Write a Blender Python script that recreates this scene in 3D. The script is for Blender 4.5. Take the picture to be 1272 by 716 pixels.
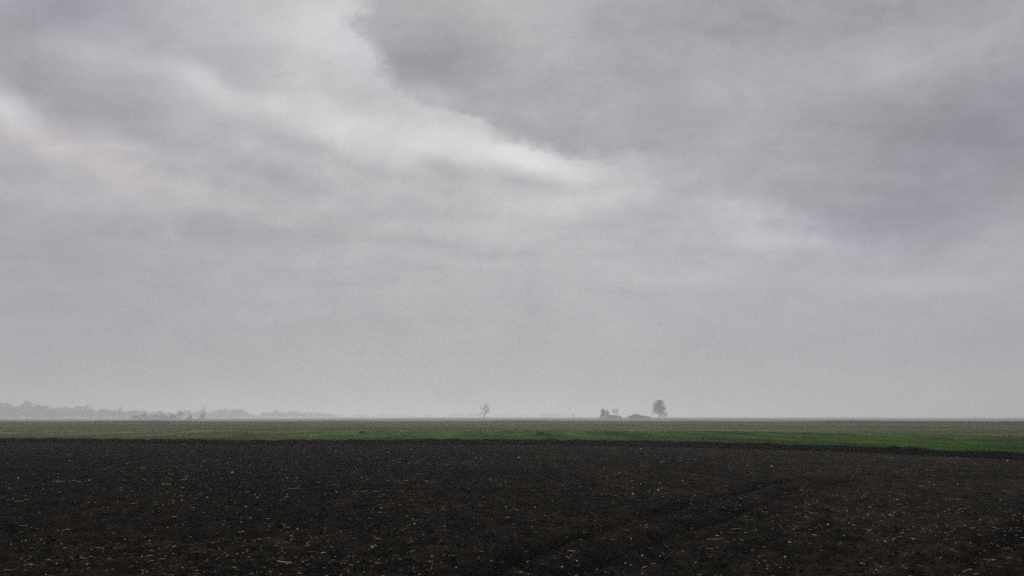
import bpy, math, random
import numpy as np
from mathutils import Vector, Matrix, Euler

for o in list(bpy.data.objects):
    bpy.data.objects.remove(o)
SC = bpy.context.scene
COL = SC.collection
R = math.radians

# ------------------------------------------------------------------ camera
CAM_H = 2.4
PITCH = 9.1
FOC = 998.0 / 1272.0                       # focal length / image width
cam = bpy.data.objects.new('camera', bpy.data.cameras.new('camera'))
COL.objects.link(cam)
cam.location = (0, 0, CAM_H)
cam.rotation_euler = (R(90 + PITCH), 0, 0)
cam.data.sensor_width = 36.0
cam.data.lens = 36.0 * FOC
cam.data.clip_start = 0.1
cam.data.clip_end = 20000
SC.camera = cam

SC.view_settings.view_transform = 'Standard'
SC.view_settings.look = 'None'
SC.view_settings.exposure = 0.0
SC.view_settings.gamma = 1.0
SC.view_settings.use_curve_mapping = False
SC.render.engine = 'CYCLES'
SC.cycles.max_bounces = 10
SC.cycles.diffuse_bounces = 2
SC.cycles.volume_bounces = 6
SC.cycles.transparent_max_bounces = 8
SC.cycles.use_denoising = False

# ------------------------------------------------------------------ sun behind the clouds
SUN_EL, SUN_AZ = 32.0, -6.0                # degrees above the horizon, degrees right of the view axis
sd = Vector((math.sin(R(SUN_AZ)) * math.cos(R(SUN_EL)), math.cos(R(SUN_AZ)) * math.cos(R(SUN_EL)), math.sin(R(SUN_EL))))
sun = bpy.data.objects.new('sun', bpy.data.lights.new('sun', 'SUN'))
COL.objects.link(sun)
sun.data.energy = 1.1
sun.data.angle = R(25)
sun.data.color = (1.0, 0.985, 0.965)
sun.rotation_euler = (-sd).to_track_quat('-Z', 'Y').to_euler()
sun.location = (0, 0, 60)

# ------------------------------------------------------------------ overcast sky
W = bpy.data.worlds.new('World')
SC.world = W
W.use_nodes = True
WT = W.node_tree
WT.nodes.clear()


def wn(kind, **kw):
    n = WT.nodes.new(kind)
    for k, v in kw.items():
        setattr(n, k, v)
    return n


def wl(a, b):
    WT.links.new(a, b)


def wmath(op, a, b=None, c=None, clamp=False):
    n = wn('ShaderNodeMath', operation=op, use_clamp=clamp)
    for i, v in enumerate((a, b, c)):
        if v is None:
            continue
        if isinstance(v, (int, float)):
            n.inputs[i].default_value = v
        else:
            wl(v, n.inputs[i])
    return n.outputs[0]


def wvec(op, a, b=None, scale=None):
    n = wn('ShaderNodeVectorMath', operation=op)
    for i, v in enumerate((a, b)):
        if v is None:
            continue
        if isinstance(v, (tuple, list, Vector)):
            n.inputs[i].default_value = v
        else:
            wl(v, n.inputs[i])
    if scale is not None:
        n.inputs['Scale'].default_value = scale
    return n.outputs[0]


def wramp(x, a, b, c=0.0, d=1.0, smooth=True):
    n = wn('ShaderNodeMapRange', interpolation_type='SMOOTHSTEP' if smooth else 'LINEAR')
    wl(x, n.inputs[0])
    for i, v in enumerate((a, b, c, d)):
        n.inputs[1 + i].default_value = v
    return n.outputs[0]


geo = wn('ShaderNodeTexCoord')
DIR = wvec('NORMALIZE', geo.outputs['Generated'])
sep = wn('ShaderNodeSeparateXYZ')
wl(DIR, sep.inputs[0])
DZ = wmath('MAXIMUM', sep.outputs[2], 0.0)
# cloud-layer coordinates: the direction carried up to a flat cloud base
den = wmath('ADD', DZ, 0.10)
plane = wn('ShaderNodeCombineXYZ')
wl(wmath('DIVIDE', sep.outputs[0], den), plane.inputs[0])
wl(wmath('DIVIDE', sep.outputs[1], den), plane.inputs[1])
PL = plane.outputs[0]


def wnoise(vec, scale, detail, rough, dist=0.0, col=False):
    n = wn('ShaderNodeTexNoise')
    wl(vec, n.inputs['Vector'])
    n.inputs['Scale'].default_value = scale
    n.inputs['Detail'].default_value = detail
    n.inputs['Roughness'].default_value = rough
    n.inputs['Distortion'].default_value = dist
    return n.outputs['Color' if col else 'Fac']


# gentle bending of the big masses so that no outline is a clean ellipse
warp1 = wvec('SUBTRACT', wnoise(DIR, 5.0, 4.0, 0.55, col=True), (0.5, 0.5, 0.5))
WD = wvec('ADD', DIR, wvec('SCALE', warp1, scale=0.045))
warp2 = wvec('SUBTRACT', wnoise(DIR, 26.0, 4.0, 0.6, col=True), (0.5, 0.5, 0.5))
warp3 = wvec('SUBTRACT', wnoise(wvec('MULTIPLY', DIR, (1.0, 1.0, 1.5)), 11.0, 5.0, 0.6, col=True), (0.5, 0.5, 0.5))
WD2 = wvec('ADD', wvec('ADD', WD, wvec('SCALE', warp2, scale=0.030)), wvec('SCALE', warp3, scale=0.085))


def px_dir(px, py):
    cx, cz = (px - 636) / 998.0, (358 - py) / 998.0
    c, s = math.cos(R(PITCH)), math.sin(R(PITCH))
    return Vector((cx, c - cz * s, s + cz * c)).normalized()


def blob(px, py, rx, ry, ang=0.0, vec=None, lo=0.0, hi=1.0):
    """soft elliptical cloud mass round one direction of the sky"""
    d = px_dir(px, py)
    right = d.cross(Vector((0, 0, 1))).normalized()
    up = right.cross(d)
    a = R(-ang)
    ax = right * math.cos(a) + up * math.sin(a)
    az = ax.cross(d)
    m = Matrix((ax, d, az)).transposed()
    n = wn('ShaderNodeMapping', vector_type='TEXTURE')
    wl(vec or WD, n.inputs[0])
    n.inputs['Location'].default_value = d
    n.inputs['Rotation'].default_value = m.to_euler()
    n.inputs['Scale'].default_value = (1.35 * rx / 998.0, 1.0, 1.35 * ry / 998.0)
    g = wn('ShaderNodeTexGradient', gradient_type='SPHERICAL')
    wl(n.outputs[0], g.inputs[0])
    return wramp(g.outputs['Fac'], lo, hi)


def addup(lst):
    acc = None
    for v, w in lst:
        acc = wmath('MULTIPLY', v, w) if acc is None else wmath('MULTIPLY_ADD', v, w, acc)
    return acc


# display-referred brightness built up (0..255), turned to linear at the end
F1 = wnoise(PL, 0.75, 6.0, 0.52, 0.3)
F2 = wnoise(wvec('MULTIPLY', PL, (0.55, 1.5, 1.0)), 2.1, 6.0, 0.55, 0.2)
F3 = wnoise(wvec('MULTIPLY', PL, (0.8, 1.3, 1.0)), 6.5, 5.0, 0.6)
roll = wn('ShaderNodeMapping')
wl(WD, roll.inputs[0])
roll.inputs['Rotation'].default_value = (0, R(14), 0)
roll.inputs['Scale'].default_value = (1.0, 1.0, 2.0)
F4 = wnoise(roll.outputs[0], 8.0, 6.0, 0.55, 0.4)        # billows lying along the drift of the layer
F5 = wnoise(wvec('MULTIPLY', DIR, (1.0, 1.0, 1.6)), 17.0, 6.0, 0.6, 0.5)   # small lumps
vis = wramp(DZ, 0.02, 0.30, 0.30, 1.0)                 # structure melts away towards the murky horizon
tex = addup([(wmath('SUBTRACT', F1, 0.5), 16.0), (wmath('SUBTRACT', F2, 0.5), 15.0), (wmath('SUBTRACT', F3, 0.5), 13.0), (wmath('SUBTRACT', F4, 0.5), 32.0), (wmath('SUBTRACT', F5, 0.5), 27.0)])
tex = wmath('MULTIPLY', tex, vis)

thin_masses = addup([
    # brighter, thinner places in the broken layer
    (blob(330, 15, 180, 60), 9), (blob(425, 70, 95, 90), 17), (blob(460, 165, 190, 36, 10), 17),
    (blob(600, 180, 135, 46, 14), 20), (blob(685, 206, 95, 30, 10), 20), (blob(710, 250, 130, 28, -5), 15), (blob(570, 240, 90, 22, 5), 7),
    (blob(600, 290, 120, 18, 6), 9), (blob(500, 316, 130, 13, 0), 9), (blob(330, 145, 150, 26, 16), 7), (blob(180, 85, 120, 22, 6), 10), (blob(255, 105, 60, 20, 40), 9),
    (blob(60, 185, 130, 26, 26), 13), (blob(2, 130, 40, 20, 35), 27), (blob(140, 183, 45, 16, 5), 9), (blob(250, 240, 190, 16, 12), 8), (blob(285, 185, 60, 20, -20), 7),
    (blob(930, 270, 85, 26, 10), 27), (blob(960, 303, 100, 16, 5), 20), (blob(860, 330, 160, 26), 5), (blob(1155, 350, 130, 16, 3), 8),
    # heavier places
    (blob(60, 5, 190, 55, -3), -22), (blob(0, 85, 90, 60), -13), (blob(105, 122, 95, 36, 10), -16), (blob(220, 125, 90, 40, 10), -5),
    (blob(640, 220, 85, 16, 6), -20), (blob(545, 207, 40, 14, 20), -16), (blob(730, 228, 70, 12, -4), -10), (blob(610, 317, 60, 10), -9), (blob(320, 213, 110, 18, 14), -10),
    (blob(390, 185, 120, 16, 12), -7), (blob(60, 330, 420, 150), -10), (blob(300, 290, 200, 40, 4), -6), (blob(1250, 430, 300, 90), -4),
])
thick_masses = addup([
    (blob(525, 72, 90, 42, 14), -15), (blob(600, 100, 110, 40, 10), -7), (blob(530, 114, 50, 16, 10), 13), (blob(700, 28, 110, 45, 20), 8), (blob(640, 12, 70, 30), 5),
    (blob(960, 10, 260, 50, 4), -10), (blob(1210, 160, 190, 95, -12), -12), (blob(1110, 85, 160, 22, -12), 5), (blob(1000, 100, 130, 30, -8), 4), (blob(1265, 45, 80, 40), 6),
    (blob(1080, 285, 150, 36, 2), -7), (blob(720, 185, 120, 30, 20), -5), (blob(500, 140, 40, 14, 10), -6), (blob(860, 230, 120, 40), 4),
])


def mound(px, py, rx, ry, ang=0.0, w=0.2):
    """one firm-edged swelling of the heavy cloud bank, 1 inside and 0 outside"""
    n = blob(px, py, rx / 1.35, ry / 1.35, ang, WD2, 0.0, w)
    return n


bankm = None
for mm in (mound(705, 20, 260, 126, 0, 0.14), mound(622, 88, 155, 68, 6, 0.23), mound(850, 88, 356, 124, 11, 0.19), mound(1170, 145, 400, 175, 4, 0.40)):
    bankm = mm if bankm is None else wmath('MAXIMUM', bankm, mm)
base = wn('ShaderNodeValToRGB')
wl(DZ, base.inputs[0])
cr = base.color_ramp
cr.interpolation = 'B_SPLINE'
stops = [(0.0, 179), (0.07, 171), (0.13, 174), (0.22, 177), (0.32, 180), (0.5, 178), (1.0, 173)]
while len(cr.elements) < len(stops):
    cr.elements.new(0.5)
for e, (p, v) in zip(cr.elements, stops):
    e.position = p
    e.color = (v / 255.0,) * 3 + (1,)
broken = wmath('ADD', wmath('MULTIPLY', base.outputs[0], 255.0), thin_masses)
heavy = wmath('ADD', thick_masses, 164.0)
hmix = wn('ShaderNodeMix', data_type='FLOAT')
wl(bankm, hmix.inputs[0])
wl(broken, hmix.inputs[2])
wl(heavy, hmix.inputs[3])
bright = wmath('ADD', hmix.outputs[0], tex)
# pale breaks under the rim of the heavy bank
bright = wmath('ADD', bright, addup([(blob(925, 268, 70, 20, 12), 9), (blob(965, 302, 85, 12, 4), 9), (blob(905, 285, 60, 16), 4)]))
bright = wmath('MINIMUM', wmath('MAXIMUM', bright, 120.0), 222.0)
lin = wmath('POWER', wmath('DIVIDE', bright, 255.0), 2.22)
# tint: thick cloud bluish, thin cloud faintly warm
tint = wn('ShaderNodeMixRGB')
wl(wramp(bright, 150, 205), tint.inputs[0])
tint.inputs[1].default_value = (0.975, 0.987, 1.06, 1)
tint.inputs[2].default_value = (0.998, 0.992, 1.028, 1)
pink = wn('ShaderNodeMixRGB')
pk = addup([(blob(95, 205, 200, 40, 24), 0.8), (blob(270, 240, 260, 26, 12), 0.7), (blob(400, 150, 200, 26, 14), 0.5), (blob(30, 20, 260, 90), 0.5)])
wl(pk, pink.inputs[0])
wl(tint.outputs[0], pink.inputs[1])
pink.inputs[2].default_value = (1.03, 0.982, 1.03, 1)
blu = wn('ShaderNodeMixRGB')
wl(addup([(blob(525, 75, 110, 45, 14), 0.8), (blob(1210, 170, 210, 110, -12), 0.65), (blob(70, 10, 180, 60), 0.9), (blob(105, 122, 110, 40, 10), 0.6), (blob(1080, 285, 170, 40), 0.6)]), blu.inputs[0])
wl(pink.outputs[0], blu.inputs[1])
blu.inputs[2].default_value = (0.955, 0.974, 1.105, 1)
cloud = wvec('SCALE', blu.outputs[0])
wl(lin, cloud.node.inputs['Scale'])
nish = wn('ShaderNodeTexSky', sky_type='NISHITA')
nish.sun_disc = False
nish.sun_elevation = R(SUN_EL)
nish.sun_rotation = R(SUN_AZ)
nish.air_density = 1.0
nish.dust_density = 3.0
blue = wvec('SCALE', nish.outputs[0], scale=0.10)
cover = wn('ShaderNodeMixRGB')
cover.inputs[0].default_value = 0.99
wl(blue, cover.inputs[1])
wl(cloud, cover.inputs[2])
bgd = wn('ShaderNodeBackground')
wl(cover.outputs[0], bgd.inputs[0])
bgd.inputs[1].default_value = 1.0
wo = wn('ShaderNodeOutputWorld')
wl(bgd.outputs[0], wo.inputs[0])
W.cycles.sampling_method = 'MANUAL'
W.cycles.sample_map_resolution = 512

# ================================================================== helpers
rng = np.random.default_rng(11)
random.seed(5)


def link(o, parent=None):
    COL.objects.link(o)
    if parent is not None:
        o.parent = parent
    return o


def mesh_np(name, verts, faces, smooth=False, mats=None):
    """faces: (n,3) or (n,4) int array"""
    verts = np.asarray(verts, np.float32)
    faces = np.asarray(faces, np.int32)
    k = faces.shape[1]
    me = bpy.data.meshes.new(name)
    me.vertices.add(len(verts))
    me.vertices.foreach_set('co', verts.ravel())
    me.loops.add(faces.size)
    me.loops.foreach_set('vertex_index', faces.ravel())
    me.polygons.add(len(faces))
    me.polygons.foreach_set('loop_start', np.arange(0, faces.size, k, dtype=np.int32))
    me.polygons.foreach_set('loop_total', np.full(len(faces), k, np.int32))
    if smooth:
        me.polygons.foreach_set('use_smooth', np.ones(len(faces), bool))
    me.update(calc_edges=True)
    me.validate()
    return me


def obj(name, me, mat=None, parent=None, **props):
    o = bpy.data.objects.new(name, me)
    if mat is not None:
        me.materials.clear()
        me.materials.append(mat)
    link(o, parent)
    for k, v in props.items():
        o[k] = v
    return o


def empty(name, loc, label, cat, group=None, rz=0.0):
    o = bpy.data.objects.new(name, None)
    o.location = loc
    o.rotation_euler = (0, 0, rz)
    o.empty_display_size = 0.5
    link(o)
    o['label'] = label
    o['category'] = cat
    if group:
        o['group'] = group
    return o


def hash2(i, j, seed):
    h = (i.astype(np.int64) * 374761393 + j.astype(np.int64) * 668265263 + seed * 974634777) & 0xFFFFFFFF
    h = ((h ^ (h >> 13)) * 1274126177) & 0xFFFFFFFF
    h = ((h ^ (h >> 16)) * 2246822519) & 0xFFFFFFFF
    return ((h ^ (h >> 15)) & 0xFFFFFF) / float(0xFFFFFF)


def vnoise(x, y, seed=0):
    i, j = np.floor(x), np.floor(y)
    fx, fy = x - i, y - j
    fx, fy = fx * fx * (3 - 2 * fx), fy * fy * (3 - 2 * fy)
    a, b = hash2(i, j, seed), hash2(i + 1, j, seed)
    c, d = hash2(i, j + 1, seed), hash2(i + 1, j + 1, seed)
    return (a + (b - a) * fx) * (1 - fy) + (c + (d - c) * fx) * fy


def fbm(x, y, seed=0, oct=4, gain=0.5):
    s, a, t = 0.0, 1.0, 0.0
    for k in range(oct):
        s = s + a * vnoise(x, y, seed + k * 17)
        t += a
        a *= gain
        x, y = x * 2.03 + 3.1, y * 2.03 + 7.7
    return s / t - 0.5


def sstep(a, b, x):
    t = np.clip((x - a) / (b - a), 0, 1)
    return t * t * (3 - 2 * t)


BANK_H = 0.33


def terr(x, y):
    """lie of the far land above the ploughed plot: flat, falling a little to either side"""
    x, y = np.asarray(x, float), np.asarray(y, float)
    t = x / np.maximum(y, 1.0)
    A = 2.0 * sstep(0.05, 0.55, -(t - 0.02)) + 1.3 * sstep(0.2, 0.62, t)
    w = sstep(350, 1700, y)
    return BANK_H - A * w - 0.85 * sstep(220, 700, y)


def at(px, py, z=0.0):
    """where the line of sight through a photo point meets level z"""
    d = px_dir(px, py)
    k = (z - CAM_H) / d.z
    return Vector((d.x * k, d.y * k, z))


def tan_of(px):
    d = px_dir(px, 518)
    return d.x / d.y


def spot(px, dist, dz=0.0):
    x = tan_of(px) * dist
    return Vector((x, dist, float(terr(x, dist)) + dz))


def curve(pts, z):
    """field boundary through photo points -> distance as a function of x/y"""
    ts, ds = [], []
    for px, py in pts:
        p = at(px, py, z)
        ts.append(p.x / p.y)
        ds.append(p.y)
    ts, ds = np.array(ts), np.array(ds)

    def f(t):
        t = np.asarray(t, float)
        return np.interp(t, ts, ds)
    tt = np.linspace(-3, 3, 2401)
    v = f(tt)
    k = np.hanning(121)
    k /= k.sum()
    v = np.convolve(np.pad(v, 60, mode='edge'), k, mode='valid')
    return lambda t: np.interp(t, tt, v)


# ------------------------------------------------------------------ materials
class NT:
    def __init__(self, name):
        self.m = bpy.data.materials.new(name)
        self.m.use_nodes = True
        self.t = self.m.node_tree
        self.b = self.t.nodes['Principled BSDF']
        self.b.inputs['Specular IOR Level'].default_value = 0.0
        self.b.inputs['Roughness'].default_value = 0.95
        tc = self.t.nodes.new('ShaderNodeTexCoord')
        self.co = tc.outputs['Object']
        g = self.t.nodes.new('ShaderNodeNewGeometry')
        self.pos = g.outputs['Position']
        self.rnd = g.outputs['Random Per Island']
        oi = self.t.nodes.new('ShaderNodeObjectInfo')
        self.ornd = oi.outputs['Random']

    def link(self, a, b):
        self.t.links.new(a, b)

    def noise(self, scale, detail=4, rough=0.55, vec=None, stretch=None, dist=0.0):
        v = vec or self.pos
        if stretch:
            mp = self.t.nodes.new('ShaderNodeMapping')
            mp.inputs['Scale'].default_value = stretch
            self.link(v, mp.inputs[0])
            v = mp.outputs[0]
        n = self.t.nodes.new('ShaderNodeTexNoise')
        n.inputs['Scale'].default_value = scale
        n.inputs['Detail'].default_value = detail
        n.inputs['Roughness'].default_value = rough
        n.inputs['Distortion'].default_value = dist
        self.link(v, n.inputs['Vector'])
        return n.outputs['Fac']

    def ramp(self, fac, stops):
        n = self.t.nodes.new('ShaderNodeValToRGB')
        self.link(fac, n.inputs[0])
        while len(n.color_ramp.elements) < len(stops):
            n.color_ramp.elements.new(0.5)
        for e, (p, c) in zip(n.color_ramp.elements, stops):
            e.position = p
            e.color = tuple(c) + (1,) if len(c) == 3 else c
        return n.outputs[0]

    def mix(self, fac, a, b, mode='MIX'):
        n = self.t.nodes.new('ShaderNodeMixRGB')
        n.blend_type = mode
        for i, v in enumerate((fac, a, b)):
            if isinstance(v, (int, float)):
                n.inputs[i].default_value = v
            elif isinstance(v, tuple):
                n.inputs[i].default_value = tuple(v) + (1,)
            else:
                self.link(v, n.inputs[i])
        return n.outputs[0]

    def maprange(self, x, a, b, c=0.0, d=1.0):
        n = self.t.nodes.new('ShaderNodeMapRange')
        n.interpolation_type = 'SMOOTHSTEP'
        self.link(x, n.inputs[0])
        for i, v in enumerate((a, b, c, d)):
            n.inputs[1 + i].default_value = v
        return n.outputs[0]

    def sepx(self, k):
        n = self.t.nodes.new('ShaderNodeSeparateXYZ')
        self.link(self.pos, n.inputs[0])
        return n.outputs[k]

    def out(self, col, bump=None, strength=0.4, dist=0.02):
        if isinstance(col, tuple):
            self.b.inputs['Base Color'].default_value = tuple(col) + (1,)
        else:
            self.link(col, self.b.inputs['Base Color'])
        if bump is not None:
            n = self.t.nodes.new('ShaderNodeBump')
            n.inputs['Strength'].default_value = strength
            n.inputs['Distance'].default_value = dist
            self.link(bump, n.inputs['Height'])
            self.link(n.outputs[0], self.b.inputs['Normal'])
        return self.m


def soil_mat():
    m = NT('ploughed_soil')
    big = m.noise(0.16, 4, 0.6)
    mid = m.noise(1.6, 5, 0.65)
    fine = m.noise(14.0, 5, 0.7)
    c = m.ramp(mid, [(0.32, (0.0085, 0.0076, 0.0065)), (0.50, (0.0175, 0.0155, 0.0135)), (0.68, (0.031, 0.0265, 0.022))])
    warm = m.ramp(big, [(0.36, (0.88, 0.91, 0.95)), (0.50, (1.05, 1.03, 1.0)), (0.64, (1.36, 1.29, 1.18))])
    c = m.mix(1.0, c, warm, 'MULTIPLY')
    dry = m.t.nodes.new('ShaderNodeMath')
    dry.operation = 'MULTIPLY_ADD'
    m.link(m.noise(0.09, 4, 0.6), dry.inputs[0])
    dry.inputs[1].default_value = 34.0
    m.link(m.sepx(0), dry.inputs[2])
    c = m.mix(1.0, c, m.ramp(m.maprange(dry.outputs[0], 0.0, 52.0), [(0.0, (0.86, 0.88, 0.92)), (1.0, (1.78, 1.76, 1.68))]), 'MULTIPLY')  # drier, greyer soil to one side
    sp = m.ramp(fine, [(0.38, (0.50, 0.50, 0.50)), (0.58, (1.15, 1.12, 1.08)), (0.75, (2.8, 2.6, 2.35))])
    c = m.mix(1.0, c, sp, 'MULTIPLY')
    at_ = m.t.nodes.new('ShaderNodeAttribute')
    at_.attribute_name = 'pressed'
    c = m.mix(at_.outputs['Fac'], c, (0.0062, 0.0056, 0.0050))          # soil pressed by the wheels, coloured darker so the shallow ruts show
    return m.out(c, m.noise(22.0, 5, 0.7), 0.7, 0.03)


def wetsoil_mat():
    m = NT('turned_soil')
    c = m.ramp(m.noise(2.2, 5, 0.65), [(0.3, (0.004, 0.0044, 0.0034)), (0.7, (0.010, 0.0102, 0.0076))])
    return m.out(c, m.noise(9.0, 4, 0.7), 0.6, 0.06)


def wheat_mat(name, blades):
    m = NT(name)
    x = m.sepx(0)
    patch = m.noise(0.05, 5, 0.6, stretch=(1.0, 0.55, 1.0))
    spread = m.t.nodes.new('ShaderNodeMath')
    spread.operation = 'MULTIPLY_ADD'
    m.link(patch, spread.inputs[0])
    spread.inputs[1].default_value = 34.0
    m.link(x, spread.inputs[2])
    lush = m.maprange(spread.outputs[0], -54.0, 30.0, 0.0, 0.92)
    thin = m.ramp(m.noise(0.55, 5, 0.65, stretch=(1.0, 0.25, 1.0)), [(0.3, (0.150, 0.168, 0.092)), (0.7, (0.235, 0.240, 0.148))])
    rich = m.ramp(m.noise(0.7, 5, 0.65, stretch=(1.0, 0.25, 1.0)), [(0.3, (0.040, 0.104, 0.022)), (0.7, (0.104, 0.184, 0.052))])
    c = m.mix(lush, thin, rich)
    c = m.mix(1.0, c, m.ramp(m.noise(0.22, 5, 0.65, stretch=(0.9, 0.16, 1.0)), [(0.34, (0.52, 0.56, 0.50)), (0.50, (1.0, 1.0, 1.0)), (0.66, (1.5, 1.36, 1.36))]), 'MULTIPLY')
    if blades:
        v = m.ramp(m.rnd, [(0.0, (0.65, 0.70, 0.6)), (0.6, (1.0, 1.0, 1.0)), (1.0, (1.45, 1.3, 1.1))])
        c = m.mix(1.0, c, v, 'MULTIPLY')
        # thin leaves let the light behind them through
        mt = m.out(c)
        tr_ = m.t.nodes.new('ShaderNodeBsdfTranslucent')
        m.link(c, tr_.inputs[0])
        mx = m.t.nodes.new('ShaderNodeMixShader')
        mx.inputs[0].default_value = 0.45
        m.link(m.b.outputs[0], mx.inputs[1])
        m.link(tr_.outputs[0], mx.inputs[2])
        m.link(mx.outputs[0], [n for n in m.t.nodes if n.type == 'OUTPUT_MATERIAL'][0].inputs[0])
        return mt
    return m.out(c, m.noise(3.0, 4, 0.7), 0.5, 0.1)


def strip_mat(name, a, b, c2, sc=0.25):
    m = NT(name)
    c = m.ramp(m.noise(sc, 6, 0.65, stretch=(0.16, 1.0, 1.0)), [(0.36, a), (0.5, b), (0.64, c2)])
    return m.out(c, m.noise(2.0, 4, 0.7), 0.5, 0.15)


def meadow_mat():
    m = NT('far_meadow')
    c = m.ramp(m.noise(0.012, 6, 0.6, stretch=(0.25, 1.0, 1.0)),
               [(0.30, (0.17, 0.17, 0.12)), (0.46, (0.155, 0.18, 0.115)), (0.58, (0.24, 0.225, 0.165)), (0.72, (0.31, 0.295, 0.23))])
    return m.out(c)


def plain_mat(name, a, b, sc=3.0, rnd=0.0, per_object=None):
    m = NT(name)
    c = m.ramp(m.noise(sc, 4, 0.6, vec=m.co), [(0.3, a), (0.7, b)])
    if rnd:
        v = m.ramp(m.rnd, [(0.0, (1 - rnd,) * 3), (1.0, (1 + rnd,) * 3)])
        c = m.mix(1.0, c, v, 'MULTIPLY')
    if per_object:
        c = m.mix(1.0, c, m.ramp(m.ornd, per_object), 'MULTIPLY')
    return m.out(c)


M_SOIL = soil_mat()
M_WET = wetsoil_mat()
M_WHEAT = wheat_mat('winter_wheat', False)
M_BLADE = wheat_mat('winter_wheat_blades', True)
M_STUB = strip_mat('stubble', (0.082, 0.078, 0.052), (0.112, 0.124, 0.072), (0.200, 0.182, 0.128), 0.06)
M_FALLOW = strip_mat('fallow', (0.046, 0.044, 0.034), (0.090, 0.088, 0.060), (0.150, 0.136, 0.102), 0.035)
M_DRY = plain_mat('dry_grass', (0.30, 0.27, 0.18), (0.48, 0.43, 0.31), 2.0, 0.3)
M_MEADOW = meadow_mat()
M_STRAW = plain_mat('straw', (0.42, 0.36, 0.25), (0.66, 0.60, 0.47), 18.0, 0.0, [(0.0, (0.38, 0.35, 0.31)), (0.5, (0.75, 0.72, 0.65)), (1.0, (1.1, 1.1, 1.1))])
M_CHAFF = plain_mat('husk', (0.50, 0.47, 0.40), (0.75, 0.72, 0.64), 25.0, 0.0, [(0.0, (0.5, 0.48, 0.44)), (0.4, (0.95, 0.93, 0.9)), (1.0, (1.15, 1.15, 1.15))])
M_LITTER = plain_mat('litter', (0.15, 0.125, 0.09), (0.30, 0.255, 0.185), 2.0, 0.8)
M_BARK = plain_mat('bark', (0.020, 0.018, 0.016), (0.045, 0.040, 0.035), 1.5)
M_TWIG = plain_mat('twigs', (0.030, 0.026, 0.024), (0.055, 0.047, 0.042), 1.0)
M_HEDGE = plain_mat('hedge', (0.030, 0.027, 0.028), (0.050, 0.046, 0.046), 1.0, 0.3)
M_WEED = plain_mat('weed', (0.034, 0.080, 0.022), (0.070, 0.130, 0.044), 3.0, 0.4)
M_NEEDLE = plain_mat('evergreen', (0.012, 0.018, 0.012), (0.030, 0.040, 0.024), 0.8, 0.3)
M_PLASTER = plain_mat('plaster', (0.26, 0.24, 0.21), (0.36, 0.34, 0.30), 0.8)
M_TILE = plain_mat('roof_tile', (0.075, 0.050, 0.040), (0.120, 0.080, 0.062), 1.5)
M_PLANK = plain_mat('plank', (0.060, 0.052, 0.044), (0.095, 0.085, 0.074), 2.0)
M_GLASS = NT('window_glass')
M_GLASS.b.inputs['Specular IOR Level'].default_value = 0.5
M_GLASS.b.inputs['Roughness'].default_value = 0.08
M_GLASS = M_GLASS.out((0.02, 0.022, 0.025))

# ================================================================== the land
FOOT = curve([(-400, 548), (0, 549.5), (150, 551.5), (300, 553), (450, 553), (620, 552.8), (740, 554), (860, 556.5), (960, 559), (1080, 563), (1180, 567.5), (1272, 573), (1700, 597)], 0.0)
EDGE = curve([(-400, 543.5), (0, 545), (150, 546.5), (300, 547.8), (450, 547.6), (620, 547), (740, 548), (860, 549.7), (960, 552.2), (1080, 556.4), (1180, 560.6), (1272, 565), (1700, 584)], BANK_H)
GREEN = curve([(-400, 535), (0, 535.5), (300, 535.5), (620, 534.5), (860, 536), (1060, 538.5), (1180, 541), (1272, 543.5), (1700, 553)], BANK_H)
BROWN = curve([(-400, 528), (0, 528), (300, 527.2), (620, 528), (860, 528.3), (1060, 530), (1272, 532), (1700, 537)], BANK_H)
FALL = curve([(-400, 524.5), (0, 523.6), (300, 523), (620, 522.6), (860, 523), (1272, 526), (1700, 528)], BANK_H)


def edge_d(t):
    return np.maximum(EDGE(t), FOOT(t) + 0.9)


# tractor tracks across the ploughed plot (ground points)
TRACKS = []
for pts in ([(560, 730), (700, 672), (800, 640), (880, 619), (952, 602), (1065, 590), (1170, 586), (1330, 588)],
            [(640, 740), (780, 682), (870, 650), (930, 630), (985, 609), (1052, 598), (1180, 593), (1330, 596)],
            [(1090, 760), (1160, 715), (1225, 684), (1290, 655), (1380, 630)],
            [(1200, 760), (1260, 718), (1330, 680), (1420, 650)]):
    TRACKS.append(np.array([at(a, b)[:2] for a, b in pts]))


def seg_dist(x, y, line):
    best = np.full(x.shape, 1e9)
    for k in range(len(line) - 1):
        a, b = line[k], line[k + 1]
        d = b - a
        L2 = float(d @ d)
        s = np.clip(((x - a[0]) * d[0] + (y - a[1]) * d[1]) / L2, 0, 1)
        best = np.minimum(best, np.hypot(x - a[0] - s * d[0], y - a[1] - s * d[1]))
    return best


def soil_h(x, y):
    h = 0.10 * fbm(x / 2.6, y / 2.6, 3, 3)
    h += 0.11 * fbm(x / 0.55, y / 0.55, 31, 3, 0.55)
    c = vnoise(x / 0.16, y / 0.16, 71)
    patch = sstep(0.25, 0.8, vnoise(x / 1.9, y / 1.9, 5))
    h += 0.075 * (c - 0.5) * (0.5 + patch)
    h += 0.045 * (vnoise(x / 0.07, y / 0.07, 91) - 0.5)
    # drill rows bending with the wheel tracks
    mid = seg_dist(x, y, TRACKS[0])
    wob = mid + 0.5 * fbm(x / 3.0, y / 3.0, 8, 2)
    h += 0.028 * np.sin(wob * 2 * math.pi / 0.75) * np.exp(-(mid / 14.0) ** 2)
    for k, ln in enumerate(TRACKS):
        d = mid if k == 0 else seg_dist(x, y, ln)
        d = d + 0.25 * fbm(x / 0.8, y / 0.8, 40 + k, 2)
        h += -0.13 * np.exp(-(d / 0.30) ** 2) + 0.06 * np.exp(-((np.abs(d) - 0.55) / 0.22) ** 2)
    return h


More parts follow.
